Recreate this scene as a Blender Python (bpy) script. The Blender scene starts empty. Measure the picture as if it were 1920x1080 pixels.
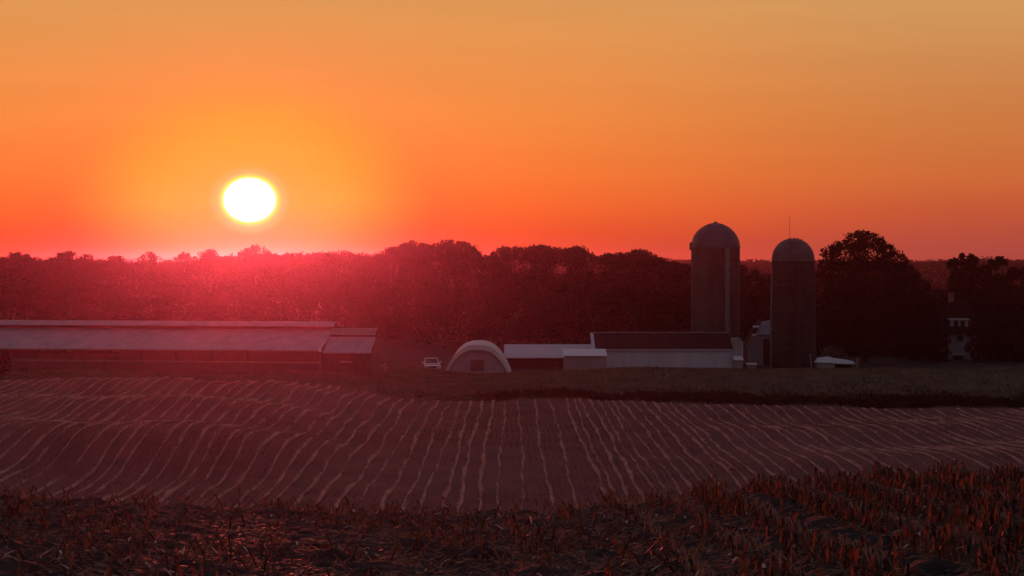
import bpy, math, random
import numpy as np
from mathutils import Vector, Matrix

R = math.radians
random.seed(7)
rng = np.random.default_rng(11)
scene = bpy.context.scene
col = scene.collection

# ---------------------------------------------------------------- camera model
F = 3583.0            # focal length in photo pixels (30 degrees across 1920)
CAM_Z = 12.5
HOR = 492.0           # image row of the eye level
def at(px, py, d):
    """the point that stands d metres ahead at this spot of the photograph"""
    return Vector(((px - 960) / F * d, d, CAM_Z - (py - HOR) / F * d))

SUN_AZ = math.degrees(math.atan2(468 - 960, F))
SUN_EL = math.degrees(math.atan2(HOR - 375, math.hypot(F, 492)))

# ---------------------------------------------------------------- terrain
def S(t):
    t = np.clip(t, 0, 1)
    return t * t * (3 - 2 * t)

def wav(x, y):
    return (0.10 * np.sin(x * .31 + y * .11) + 0.08 * np.sin(x * .17 - y * .23 + 1.3)
            + 0.05 * np.sin(x * .71 + y * .43 + .4))

def height(x, y):
    x = np.asarray(x, float); y = np.asarray(y, float)
    zc = np.interp(x, [-30, -11.3, -7, -4, 0, 3, 5, 9, 12, 30],
                   [7.2, 7.28, 7.12, 6.98, 6.95, 7.15, 7.4, 7.66, 7.55, 7.3])
    near = zc + (42 - y) * np.interp(x, [-12, 0, 10], [.075, .085, .062]) + .35 * wav(x * 1.6, y * 1.6)
    # the harvested field in the hollow
    yb_ = S((y - 175) / 8)
    f = (1.8 * (S((-x - 3) / 15) * yb_ + S((-x - 6) / 16) * (1 - yb_)) * S((y - 103) / 24)
         - .75 * S((x - 4) / 25) * S((y - 115) / 45))
    f = f + wav(x, y) * np.interp(x, [-15, 5], [1.1, .6]) * S((y - 90) / 20)
    f = f + .30 * S((-x - 2) / 20) * np.sin(y * .29 + x * .10) * S((y - 100) / 15) * S((185 - y) / 20)
    f = f + .22 * S((x - 8) / 20) * np.sin(y * .24 - x * .13 + 1) * S((y - 100) / 15) * S((185 - y) / 20)
    # bank between the field and the yard
    bank = np.interp(x, [-14, -6, 2, 12, 60], [0, .45, 1.05, 1.3, 1.3])
    f = f + bank * np.exp(-((y - 198) / 11.0) ** 2)
    f = np.where(y > 177, f + .75 * S((x - 4) / 25) * S((y - 177) / 22), f)
    t = np.clip((y - 42) / 53, 0, 1)
    mid = zc * (1 - t) + f * t - 1.5 * np.sin(np.pi * t)
    z = np.where(y <= 42, near, np.where(y < 95, mid, f))
    # hills far behind
    h = (10.6 * S((y - 330) / 560) + 4.0 * S((y - 1000) / 500)
         + S((y - 420) / 300) * (.9 * np.sin(x * .012 + 2.1) + .7 * np.sin(x * .027 + y * .004)
                                 + .4 * np.sin(x * .07)))
    z = np.where(y > 330, z * (1 - S((y - 330) / 120)) + h, z)
    z = z - 8 * S((y - 1240) / 220)
    return z

# ---------------------------------------------------------------- materials
def mat(name):
    m = bpy.data.materials.new(name)
    m.use_nodes = True
    nt = m.node_tree
    return m, nt, nt.nodes["Principled BSDF"], nt.nodes["Material Output"]

def noise_mix(nt, c1, c2, scale, detail=6, rough=.6, lo=.35, hi=.65, obj=True, stretch=None):
    tc = nt.nodes.new('ShaderNodeTexCoord')
    src = tc.outputs['Object']
    if stretch:
        mp = nt.nodes.new('ShaderNodeMapping')
        mp.inputs['Scale'].default_value = stretch
        nt.links.new(src, mp.inputs['Vector']); src = mp.outputs['Vector']
    n = nt.nodes.new('ShaderNodeTexNoise')
    n.inputs['Scale'].default_value = scale
    n.inputs['Detail'].default_value = detail
    n.inputs['Roughness'].default_value = rough
    nt.links.new(src, n.inputs['Vector'])
    r = nt.nodes.new('ShaderNodeValToRGB')
    r.color_ramp.elements[0].position = lo; r.color_ramp.elements[0].color = (*c1, 1)
    r.color_ramp.elements[1].position = hi; r.color_ramp.elements[1].color = (*c2, 1)
    nt.links.new(n.outputs['Fac'], r.inputs['Fac'])
    return r.outputs['Color'], n

def surface(name, c1, c2, scale=3, rough=.8, metal=0, bump=0, lo=.35, hi=.65, stretch=None, bscale=None, spec=.3):
    m, nt, b, out = mat(name)
    c, n = noise_mix(nt, c1, c2, scale, lo=lo, hi=hi, stretch=stretch)
    nt.links.new(c, b.inputs['Base Color'])
    b.inputs['Roughness'].default_value = rough
    b.inputs['Metallic'].default_value = metal
    b.inputs['Specular IOR Level'].default_value = spec
    if bump:
        nn = nt.nodes.new('ShaderNodeTexNoise'); nn.inputs['Scale'].default_value = bscale or scale * 3
        nn.inputs['Detail'].default_value = 6
        tc = nt.nodes.new('ShaderNodeTexCoord'); nt.links.new(tc.outputs['Object'], nn.inputs['Vector'])
        bp = nt.nodes.new('ShaderNodeBump'); bp.inputs['Strength'].default_value = 1
        bp.inputs['Distance'].default_value = bump
        nt.links.new(nn.outputs['Fac'], bp.inputs['Height']); nt.links.new(bp.outputs['Normal'], b.inputs['Normal'])
    return m

def metal_sheet(name, c1, c2, pitch=.3, rough=.45, metal=.0, axis=0, bump=.02):
    """ribbed painted or galvanised sheet with streaks of dirt"""
    m, nt, b, out = mat(name)
    c, n = noise_mix(nt, c1, c2, .9, lo=.3, hi=.7, stretch=(1, 1, .25))
    nt.links.new(c, b.inputs['Base Color'])
    b.inputs['Roughness'].default_value = rough; b.inputs['Metallic'].default_value = metal
    tc = nt.nodes.new('ShaderNodeTexCoord')
    w = nt.nodes.new('ShaderNodeTexWave'); w.wave_type = 'BANDS'; w.bands_direction = 'XYZ'[axis]
    w.inputs['Scale'].default_value = .314 / pitch
    nt.links.new(tc.outputs['Object'], w.inputs['Vector'])
    bp = nt.nodes.new('ShaderNodeBump'); bp.inputs['Distance'].default_value = bump; bp.inputs['Strength'].default_value = .6
    nt.links.new(w.outputs['Fac'], bp.inputs['Height']); nt.links.new(bp.outputs['Normal'], b.inputs['Normal'])
    return m

def leafy(name, c1, c2, scale=1.0, trans=.45, tcol=None, rough=.6, shiny=0.0):
    """thin leaves: diffuse on the lit side, light passing through from behind"""
    m, nt, b, out = mat(name)
    nt.nodes.remove(b)
    c, n = noise_mix(nt, c1, c2, scale, detail=3)
    d = nt.nodes.new('ShaderNodeBsdfDiffuse'); t = nt.nodes.new('ShaderNodeBsdfTranslucent')
    nt.links.new(c, d.inputs['Color'])
    if tcol:
        mx = nt.nodes.new('ShaderNodeMix'); mx.data_type = 'RGBA'; mx.blend_type = 'MULTIPLY'
        mx.inputs[0].default_value = 1
        nt.links.new(c, mx.inputs[6]); mx.inputs[7].default_value = (*tcol, 1)
        nt.links.new(mx.outputs[2], t.inputs['Color'])
    else:
        nt.links.new(c, t.inputs['Color'])
    x = nt.nodes.new('ShaderNodeMixShader'); x.inputs[0].default_value = trans
    nt.links.new(d.outputs[0], x.inputs[1]); nt.links.new(t.outputs[0], x.inputs[2])
    last = x
    if shiny:
        g = nt.nodes.new('ShaderNodeBsdfGlossy'); g.inputs['Roughness'].default_value = .35
        g.inputs['Color'].default_value = (.6, .55, .5, 1)
        y = nt.nodes.new('ShaderNodeMixShader'); y.inputs[0].default_value = shiny
        nt.links.new(x.outputs[0], y.inputs[1]); nt.links.new(g.outputs[0], y.inputs[2]); last = y
    nt.links.new(last.outputs[0], out.inputs['Surface'])
    return m

M = {}
M['soil'] = surface('corn_soil', (.016, .013, .013), (.038, .029, .027), 3.0, .95, bump=.06, bscale=7)
M['field'] = surface('stubble_soil', (.135, .036, .036), (.25, .078, .070), .55, .95, lo=.3, hi=.7, bump=.05, bscale=4, stretch=(1, .35, 1))
M['verge'] = surface('verge_soil', (.10, .07, .052), (.18, .125, .085), .4, .95, bump=.05)
M['hills'] = surface('hill_ground', (.02, .018, .012), (.04, .034, .02), .02, .95)
M['straw'] = leafy('straw', (.62, .32, .27), (.88, .55, .48), .5, .42)
M['stubble'] = leafy('short_stubble', (.20, .075, .062), (.46, .22, .18), .25, .45)
M['grass'] = leafy('verge_grass', (.13, .10, .062), (.25, .175, .105), .35, .45)
M['weeds'] = leafy('weed_leaves', (.032, .02, .013), (.075, .045, .026), .6, .2)
M['corn'] = leafy('corn_husk', (.045, .018, .010), (.36, .15, .075), 5, .5, tcol=(1, .62, .42), shiny=.05)
M['litter'] = leafy('corn_litter', (.12, .065, .035), (.34, .22, .14), 4, .35, shiny=.05)
M['husk'] = leafy('glint_husk', (.55, .44, .36), (.75, .64, .54), 6, .4, shiny=.08)
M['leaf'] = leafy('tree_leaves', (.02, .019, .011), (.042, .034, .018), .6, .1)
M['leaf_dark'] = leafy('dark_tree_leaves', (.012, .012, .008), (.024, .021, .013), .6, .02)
M['leaf_pale'] = leafy('pale_shrub_leaves', (.12, .13, .12), (.2, .2, .19), 2, .3)
M['bark'] = surface('bark', (.03, .024, .018), (.07, .055, .042), 4, .95, bump=.05)
M['roof_galv'] = metal_sheet('galvanised_roof', (.46, .43, .47), (.60, .57, .61), .4)
M['roof_dull'] = metal_sheet('dull_barn_roof', (.22, .20, .23), (.36, .33, .36), .4)
M['roof_white'] = metal_sheet('white_roof_sheet', (.74, .72, .73), (.82, .80, .80), .4)
M['roof_dark'] = surface('dark_shingle', (.022, .012, .013), (.042, .024, .025), 2, .95, bump=.02, spec=.1)
M['roof_house'] = surface('old_house_shingle', (.012, .009, .009), (.024, .018, .018), 2, .95, bump=.02, spec=.1)
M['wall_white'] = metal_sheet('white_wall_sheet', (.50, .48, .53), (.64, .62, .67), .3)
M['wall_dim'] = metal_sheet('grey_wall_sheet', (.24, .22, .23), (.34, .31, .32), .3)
M['wood_dark'] = surface('old_boards', (.06, .045, .035), (.12, .09, .07), 2, .9, bump=.01, stretch=(3, 3, .4))
M['wood_grey'] = surface('weathered_rail', (.20, .17, .15), (.32, .28, .24), 3, .85)
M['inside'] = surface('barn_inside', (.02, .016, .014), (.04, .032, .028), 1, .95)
M['curtain'] = surface('barn_curtain', (.10, .075, .07), (.16, .12, .11), 1.2, .8)
M['tarp'] = surface('white_tarp', (.60, .57, .60), (.74, .71, .73), 1.1, .55, bump=.02)
M['tarp_end'] = surface('end_panel', (.34, .31, .36), (.44, .41, .47), .8, .7)
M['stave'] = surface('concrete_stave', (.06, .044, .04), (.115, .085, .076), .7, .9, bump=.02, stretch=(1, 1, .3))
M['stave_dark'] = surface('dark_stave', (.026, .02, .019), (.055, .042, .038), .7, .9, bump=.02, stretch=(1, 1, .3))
M['dome'] = surface('galvanised_dome', (.085, .08, .1), (.13, .12, .15), .8, .5, metal=.35)
M['dome_dark'] = surface('rusty_dome', (.10, .08, .08), (.17, .14, .13), .8, .55, metal=.4)
M['steel'] = surface('grey_steel', (.16, .15, .15), (.26, .24, .24), 2, .5, metal=.4)
M['white_paint'] = surface('white_car_paint', (.74, .73, .73), (.82, .81, .80), 1, .18, spec=.6)
M['glass'] = surface('dark_glass', (.02, .02, .025), (.035, .035, .04), 1, .05, spec=1.0)
M['rubber'] = surface('rubber', (.012, .012, .012), (.03, .03, .03), 5, .85)
M['chrome'] = surface('chrome', (.6, .6, .6), (.75, .75, .75), 2, .15, metal=1)
M['white_trim'] = surface('white_trim', (.34, .32, .31), (.44, .42, .40), 2, .6)
M['house_wall'] = surface('house_siding', (.25, .225, .22), (.34, .31, .30), 1.2, .8)
M['brick'] = surface('chimney_brick', (.20, .09, .06), (.30, .14, .10), 6, .9)

# ---------------------------------------------------------------- mesh helpers
class MB:
    """collects shapes and links them as ONE mesh object"""
    def __init__(self):
        self.v = []; self.f = []; self.n = 0
    def add(self, verts, faces):
        self.v.append(np.asarray(verts, float).reshape(-1, 3))
        for f in faces:
            self.f.append(tuple(i + self.n for i in f))
        self.n += len(self.v[-1])
    def box(self, x0, x1, y0, y1, z0, z1):
        self.add([(x0, y0, z0), (x1, y0, z0), (x1, y1, z0), (x0, y1, z0), (x0, y0, z1), (x1, y0, z1), (x1, y1, z1), (x0, y1, z1)],
                 [(0, 3, 2, 1), (4, 5, 6, 7), (0, 1, 5, 4), (1, 2, 6, 5), (2, 3, 7, 6), (3, 0, 4, 7)])
    def slab(self, p, t):
        """a four-cornered sheet of thickness t (downwards)"""
        p = [Vector(q) for q in p]
        n = (p[1] - p[0]).cross(p[3] - p[0]).normalized()
        if n.z < 0: n = -n
        q = [a - n * t for a in p]
        self.add(p + q, [(0, 1, 2, 3), (7, 6, 5, 4), (0, 4, 5, 1), (1, 5, 6, 2), (2, 6, 7, 3), (3, 7, 4, 0)])
    def prism(self, poly, y0, y1):
        """polygon in x-z pulled along y"""
        k = len(poly)
        self.add([(x, y0, z) for x, z in poly] + [(x, y1, z) for x, z in poly],
                 [tuple(range(k)), tuple(range(2 * k - 1, k - 1, -1))] +
                 [(i, (i + 1) % k, k + (i + 1) % k, k + i) for i in range(k)])
    def prism_x(self, poly, x0, x1):
        """polygon in y-z pulled along x"""
        k = len(poly)
        self.add([(x0, y, z) for y, z in poly] + [(x1, y, z) for y, z in poly],
                 [tuple(range(k)), tuple(range(2 * k - 1, k - 1, -1))] +
                 [(i, (i + 1) % k, k + (i + 1) % k, k + i) for i in range(k)])
    def tube(self, pts, rad, seg=8, caps=True):
        pts = [Vector(p) for p in pts]
        if not hasattr(rad, '__len__'): rad = [rad] * len(pts)
        vs = []; fs = []
        for i, p in enumerate(pts):
            t = (pts[min(i + 1, len(pts) - 1)] - pts[max(i - 1, 0)]).normalized()
            a = t.cross(Vector((0, 0, 1)) if abs(t.z) < .95 else Vector((1, 0, 0))).normalized(); b = t.cross(a)
            for k in range(seg):
                w = 2 * math.pi * k / seg
                vs.append(p + (a * math.cos(w) + b * math.sin(w)) * rad[i])
        for i in range(len(pts) - 1):
            for k in range(seg):
                fs.append((i * seg + k, i * seg + (k + 1) % seg, (i + 1) * seg + (k + 1) % seg, (i + 1) * seg + k))
        if caps:
            fs.append(tuple(range(seg - 1, -1, -1))); fs.append(tuple((len(pts) - 1) * seg + k for k in range(seg)))
        self.add(vs, fs)
    def lathe(self, prof, seg=40, c=(0, 0, 0)):
        vs = []; fs = []
        for r, z in prof:
            for k in range(seg):
                w = 2 * math.pi * k / seg
                vs.append((c[0] + r * math.cos(w), c[1] + r * math.sin(w), c[2] + z))
        for i in range(len(prof) - 1):
            for k in range(seg):
                fs.append((i * seg + k, i * seg + (k + 1) % seg, (i + 1) * seg + (k + 1) % seg, (i + 1) * seg + k))
        self.add(vs, fs)
    def build(self, name, m, parent=None, smooth=False, bevel=0):
        me = bpy.data.meshes.new(name)
        me.from_pydata([tuple(a) for a in np.concatenate(self.v)], [], self.f)
        me.materials.append(m)
        me.validate()
        o = bpy.data.objects.new(name, me); col.objects.link(o)
        if smooth:
            me.polygons.foreach_set('use_smooth', [True] * len(me.polygons))
            md = o.modifiers.new('edges', 'EDGE_SPLIT'); md.split_angle = R(40)
        if bevel:
            b = o.modifiers.new('bevel', 'BEVEL'); b.width = bevel; b.segments = 2
        o.parent = parent
        return o

def quads(name, V, m, parent=None):
    """V: (n,4,3) loose four-cornered leaves as one mesh, quickly"""
    V = np.ascontiguousarray(V, dtype=np.float32); n = len(V)
    me = bpy.data.meshes.new(name)
    me.vertices.add(n * 4); me.vertices.foreach_set('co', V.reshape(-1))
    me.loops.add(n * 4); me.loops.foreach_set('vertex_index', np.arange(n * 4, dtype=np.int32))
    me.polygons.add(n); me.polygons.foreach_set('loop_start', np.arange(0, n * 4, 4, dtype=np.int32))
    me.update(calc_edges=True)
    me.materials.append(m)
    if name is None: return me
    o = bpy.data.objects.new(name, me); col.objects.link(o); o.parent = parent
    return o

def tag(o, label=None, cat=None, group=None, kind=None):
    if label: o['label'] = label
    if cat: o['category'] = cat
    if group: o['group'] = group
    if kind: o['kind'] = kind
    return o

def empty(name, loc, rz=0):
    o = bpy.data.objects.new(name, None); col.objects.link(o)
    o.location = loc; o.rotation_euler = (0, 0, rz); o.empty_display_size = .3
    return o

def gz(x, y): return float(height(x, y))

# ---------------------------------------------------------------- ground sheets
def sheet(name, d0, d1, nd, nu, m, pad=60, wide=.55, geo=False):
    if geo: ds = np.geomspace(d0, d1, nd)
    else: ds = np.linspace(d0, d1, nd)
    us = np.linspace(-1, 1, nu); us = np.sign(us) * np.abs(us) ** 1.5
    D, U = np.meshgrid(ds, us, indexing='ij')
    X = U * (pad + wide * np.maximum(D, 0)); Y = D
    Z = height(X, Y)
    V = np.stack([X, Y, Z], -1).reshape(-1, 3)
    idx = np.arange(nd * nu).reshape(nd, nu)
    Q = np.stack([idx[:-1, :-1], idx[:-1, 1:], idx[1:, 1:], idx[1:, :-1]], -1).reshape(-1, 4)
    me = bpy.data.meshes.new(name); me.from_pydata(V.tolist(), [], Q.tolist())
    me.polygons.foreach_set('use_smooth', [True] * len(me.polygons)); me.materials.append(m)
    o = bpy.data.objects.new(name, me); col.objects.link(o)
    return tag(o, kind='structure')
EDGE = 174
def corn_sheet():
    ds = np.concatenate([np.linspace(-30, 19, 30)[:-1], np.linspace(19, 49, 330), np.linspace(49, 70, 30)[1:]])
    xf = np.linspace(-15, 15, 340); xo = np.geomspace(15.3, 110, 30)
    xs = np.concatenate([-xo[::-1], xf, xo])
    D, X = np.meshgrid(ds, xs, indexing='ij')
    Z = height(X, D)
    mask = S((D - 18) / 3) * S((52 - D) / 4) * S((16.5 - np.abs(X)) / 2)
    clod = np.zeros_like(Z)
    for amp, f in ((.045, 2.2), (.035, 4.3), (.03, 8), (.022, 14)):
        for j in range(5):
            a = rng.uniform(0, 6.28); ph = rng.uniform(0, 6.28)
            clod += amp / 2.2 * np.sin((X * np.cos(a) + D * np.sin(a)) * f * rng.uniform(.7, 1.3) + ph)
    clod += rng.normal(0, .013, Z.shape)
    Z = Z + mask * (clod + .03 * np.cos((X - .28) / .95 * 2 * np.pi))
    nd, nu = Z.shape; idx = np.arange(nd * nu).reshape(nd, nu)
    Q = np.stack([idx[:-1, :-1], idx[:-1, 1:], idx[1:, 1:], idx[1:, :-1]], -1).reshape(-1, 4)
    me = bpy.data.meshes.new('corn_field'); me.from_pydata(np.stack([X, D, Z], -1).reshape(-1, 3).tolist(), [], Q.tolist())
    me.materials.append(M['soil']); me.polygons.foreach_set('use_smooth', [True] * len(me.polygons))
    o = bpy.data.objects.new('corn_field', me); col.objects.link(o); tag(o, kind='structure')
corn_sheet()
sheet('harvested_field', 70, EDGE, 160, 241, M['field'])
M['yard'] = surface('yard_soil', (.02, .016, .013), (.045, .034, .027), .5, .95, bump=.04)
sheet('grass_bank', EDGE, 212, 60, 201, M['verge'])
sheet('farmyard', 212, 330, 70, 201, M['yard'])
sheet('hills', 330, 1460, 130, 241, M['hills'], geo=True)
ground_low = min(min(v.co.z for v in o.data.vertices) for o in col.objects if o.get('kind') == 'structure')

# ---------------------------------------------------------------- blades of straw, stubble and grass
def blades(x, y, h, w, lean=.35, zoff=0.0, face=.8, taper=.45):
    """upright narrow blades standing on the ground, n of them"""
    n = len(x)
    z = height(x, y) + zoff
    a = rng.normal(0, face, n)                        # turn
    dx = np.cos(a) * w / 2; dy = np.sin(a) * w / 2
    lx = rng.normal(0, lean, n) * h; ly = rng.normal(0, lean, n) * h
    V = np.zeros((n, 4, 3))
    V[:, 0] = np.stack([x - dx, y - dy, z - .03], 1); V[:, 1] = np.stack([x + dx, y + dy, z - .03], 1)
    V[:, 2] = np.stack([x + lx + dx * taper, y + ly + dy * taper, z + h], 1)
    V[:, 3] = np.stack([x + lx - dx * taper, y + ly - dy * taper, z + h], 1)
    return V

rows = [-1.74, -2.73, -3.6, -5.6, -6.7, -8.9, -10.0, -11.1, 2.0, 4.87, 6.2, 7.0, 8.4, 9.9, 11.7, 12.8, 14.2]
stren = [1, .9, .9, .35, .9, .9, .95, .9, .45, 1, .95, 1, .35, .8, .9, .8, .7]
x = -12.3
while x > -62:
    rows.append(x); stren.append(random.choice([1, .95, .8, .7, .5, .3])); x -= random.choice([.9, .98, 1.05, 1.15, 1.35])
x = 15.3
while x < 66:
    rows.append(x); stren.append(random.choice([1, .95, .8, .7, .5, .3])); x += random.choice([.9, .98, 1.05, 1.2, 1.4])
for X in (-4.6, -7.8, .6, 3.4, 5.5, 7.7, 9.1, 10.8, 13.5, -.7):
    rows.append(X); stren.append(random.choice([.2, .3, .4]))
parts = []; crests = []
for X, s in zip(rows, stren):
    ph = rng.uniform(0, 6, 4)
    n = int((EDGE - 88) * 85 * (.3 + .7 * s))
    yy = rng.uniform(88, EDGE - 1, n)
    hs = .65 + .35 * np.sin(yy * .55 + ph[2]) * np.sin(yy * .19 + ph[0])
    drift = .05 * np.sin(yy * .33 + ph[0]) + .03 * np.sin(yy * .9 + ph[1]) + .10 * np.sin(yy * .08 + ph[2])
    gap = np.sin(yy * .21 + ph[3]) + .6 * np.sin(yy * .83 + ph[1])
    keep = rng.uniform(0, 1, n) < np.clip(.62 + .5 * gap, .08, 1)
    xx = X + drift + rng.normal(0, .021, n) * (1 + .5 * np.sin(yy * .7 + ph[0]))
    hh = rng.uniform(.07, .24, n) * (.5 + .5 * s) * hs
    parts.append(blades(xx[keep], yy[keep], hh[keep], rng.uniform(.03, .085, n)[keep], lean=.45))
straw = quads('straw_rows', np.concatenate(parts), M['straw'])
tag(straw, 'pale rows of cut straw running up the harvested field', 'straw', kind='stuff')

n = 260000
yy = 86 + (EDGE - 86) * rng.uniform(0, 1, n) ** .8; xx = rng.uniform(-1, 1, n) * (yy * .3 + 4)
xx = np.round(xx / .38) * .38 + rng.normal(0, .05, n) + .05 * np.sin(yy * .33)
m_ = (np.sin(xx * .21 + yy * .05) + np.sin(yy * .13 - xx * .09 + 2) + rng.normal(0, .8, n)) > -.2
st = quads('field_stubble', blades(xx[m_], yy[m_], rng.uniform(.025, .08, n)[m_], rng.uniform(.03, .08, n)[m_], .7), M['stubble'])
tag(st, 'short dull stubble covering the harvested field between its straw rows', 'stubble', kind='stuff')

# grass on the bank and the dark weeds along the field's far edge
n = 90000
yy = rng.uniform(EDGE, 214, n); xx = rng.uniform(-1, 1, n) * (yy * .3 + 5)
gr = quads('bank_grass', blades(xx, yy, rng.uniform(.06, .26, n), rng.uniform(.06, .16, n), .5), M['grass'])
tag(gr, 'brownish rough grass on the bank below the farm buildings', 'grass', kind='stuff')

n = 60000
xx = rng.uniform(-9, 62, n); yy = EDGE + .3 + rng.gamma(1.7, 1.9, n) + .7 * np.sin(xx * .5) + .5 * np.sin(xx * 1.3)
hump = .5 + .3 * np.sin(xx * .83 + .3 * yy) + .25 * np.sin(xx * .37 + 1) + .25 * np.sin(xx * 2.1 + yy) + .2 * np.sin(xx * 5.3)
hh = rng.uniform(.12, .62, n) * (.55 + np.clip(hump, 0, 1.3)) * np.interp(xx, [-9, -2, 4, 20, 60], [.25, .5, .8, .95, 1.0]) * np.interp(yy, [EDGE, EDGE + 2, EDGE + 12], [.55, 1, .35])
kp = rng.uniform(0, 1, n) < np.interp(xx, [-9, -2, 4, 12], [.1, .4, .8, 1])
xx, yy, hh, n = xx[kp], yy[kp], hh[kp], int(kp.sum())
wd = quads('weed_strip', blades(xx, yy, hh, rng.uniform(.08, .2, n), .35), M['weeds'])
tag(wd, 'dark strip of tall weeds along the far edge of the field', 'weeds', kind='stuff')

# ---------------------------------------------------------------- corn stubble in the foreground
def strip(base, direction, up, length, width, curl, segs=4):
    """a bent dry leaf: segs quads"""
    out = []; p = Vector(base); d = Vector(direction).normalized(); side = d.cross(Vector(up)).normalized()
    if side.length < .1: side = Vector((1, 0, 0))
    st_ = length / segs; prev = None
    for i in range(segs + 1):
        t = i / segs
        w = width * (1 - t) ** .6 * (.6 + .4 * min(1, 3 * t)) * .5 + .002
        a, b = p - side * w, p + side * w
        if prev: out.append((prev[0], prev[1], b, a))
        prev = (a, b)
        d = (d + Vector((random.uniform(-.15, .15), random.uniform(-.15, .15), -curl))).normalized()
        p = p + d * st_
    return out

def make_stalk(h, nleaf, leanx, leany):
    q = []
    r = random.uniform(.011, .017)
    pts = [Vector((0, 0, -.05)), Vector((leanx * h * .4, leany * h * .4, h * .5)), Vector((leanx * h, leany * h, h))]
    for i in range(2):
        for k in range(5):
            a0, a1 = 2 * math.pi * k / 5, 2 * math.pi * (k + 1) / 5
            o0 = Vector((math.cos(a0) * r, math.sin(a0) * r, 0)); o1 = Vector((math.cos(a1) * r, math.sin(a1) * r, 0))
            q.append((pts[i] + o0, pts[i] + o1, pts[i + 1] + o1, pts[i + 1] + o0))
    for j in range(nleaf):
        t = random.uniform(.35, 1); b = Vector((leanx * h * t, leany * h * t, h * t))
        a = random.uniform(0, 2 * math.pi)
        d = Vector((math.cos(a) * (.22 if h > .3 else 1), math.sin(a), random.uniform(-.6, .55)))
        q += strip(b, d if h > .3 else d + Vector((0, 0, .5)), (0, 0, 1), random.uniform(.14, .34) * (1 if h > .3 else 1.5), random.uniform(.025, .05), random.uniform(.4, .9))
    return np.array([[tuple(v) for v in f] for f in q])

stalks = []
for i in range(22):
    tall = i < 10
    stalks.append(make_stalk(random.uniform(.34, .47) if tall else random.uniform(.12, .28), random.choice([2, 3, 4, 5]) if tall else random.choice([1, 2, 3]),
                             random.uniform(-.14, .14) if tall else random.uniform(-1.1, 1.1), random.uniform(-.9, .9)))
pos = []
ROWX = [k * .95 + .28 for k in range(-19, 4)] + [4.1 + k * 1.32 for k in range(10)]
for X0 in ROWX:
    y = 20.0
    ph = random.uniform(0, 6)
    while y < 47:
        y += random.uniform(.07, .24) * (1 if X0 < 3.5 else .5)
        xx_ = X0 + .05 * math.sin(y * .6 + ph) + random.gauss(0, .035)
        lowness = float(np.interp(xx_, [-12, -6, 0, 3.5, 6, 12], [.72, .68, .66, .5, .15, .05]))
        xx_ += random.gauss(0, .24) * min(1, max(0, lowness - .08) * 1.4)
        patch = math.sin(xx_ * .9 + y * .35) + math.sin(y * .8 - xx_ * .3)
        if random.random() < lowness * (.9 + .35 * patch): continue
        pos.append((xx_, y, lowness))
def rotz(V, a):
    c, s = math.cos(a), math.sin(a)
    W = V.copy(); W[..., 0] = V[..., 0] * c - V[..., 1] * s; W[..., 1] = V[..., 0] * s + V[..., 1] * c
    return W
seen = []
for p in pos:
    px = 960 + F * p[0] / p[1]; py = HOR + F * (CAM_Z - gz(p[0], p[1]) - .25) / p[1]
    if -5 < px < 1925 and py < 1078: seen.append(p)
seen.sort(key=lambda p: p[1])
near = set(seen[:300])
protos = [quads(None, V, M['corn']) if False else None for V in stalks]
rest = []; first = {}
def stalk_mesh(i):
    if i not in first:
        o = quads('corn_stalk', stalks[i], M['corn']); first[i] = o
        return o
    o = first[i].copy(); col.objects.link(o); return o
for p in pos:
    low = random.random() < p[2]
    i = random.randrange(10, 22) if low else random.randrange(0, 10)
    a = random.choice([0, math.pi]) + random.gauss(0, .12 + 3 * float(S((4 - p[0]) / 5))); s = random.uniform(.8, 1.15) * (1 + .08 * float(S((p[0] - 3) / 4)))
    if p in near:
        o = stalk_mesh(i)
        o.location = (p[0], p[1], gz(p[0], p[1])); o.rotation_euler = (0, 0, a); o.scale = (s, s, s)
        tag(o, 'dry cut corn stalk with curled leaves rising from the dark foreground soil', 'corn stalk', 'dry corn stalks nearest the camera')
    else:
        V = rotz(stalks[i] * s, a); V = V + np.array([p[0], p[1], gz(p[0], p[1])])
        rest.append(V)
cs = quads('corn_stubble', np.concatenate(rest), M['corn'])
tag(cs, 'rows of cut corn stubble running back to the rise in front of the field', 'corn stubble', kind='stuff')

lit = []
for i in range(27000):
    y = 20 + 27 * random.random() ** 1.2; x = random.uniform(-1, 1) * (y * .3 + 2)
    if random.random() < (.5 if x < 3 else .9): x = min(ROWX, key=lambda q_: abs(q_ - x)) + random.gauss(0, .16)
    a = random.uniform(0, 6.28)
    d = Vector((math.cos(a), math.sin(a) * .7, random.uniform(-.1, .5)))
    lit += strip((x, y, gz(x, y) + random.uniform(.02, .07)), d, (0, 0, 1), random.uniform(.10, .38), random.uniform(.02, .05), random.uniform(.1, .35), 3)
for X0 in ROWX:      # paler leaves added along row tops, standing in for sky light there
    if X0 < 1.5: continue
    y = 21.0
    while y < 46.5:
        y += random.uniform(.03, .11)
        if math.sin(y * .9 + X0 * 3) + random.random() * 2 < .35: continue
        xx_ = X0 + random.gauss(0, .045)
        lit += strip((xx_, y, gz(X0, y) + random.uniform(.36, .45)), (random.uniform(-.35, .35), random.choice([-1, 1]), random.uniform(-.1, .2)), (0, 0, 1), random.uniform(.12, .3), random.uniform(.02, .04), random.uniform(.15, .45), 3)
lt = quads('corn_litter', np.array([[tuple(v) for v in f] for f in lit]), M['litter'])
tag(lt, 'dry corn leaves and husks littering the dark foreground soil, with leaves added as light on row tops', 'corn litter', kind='stuff')

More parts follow.
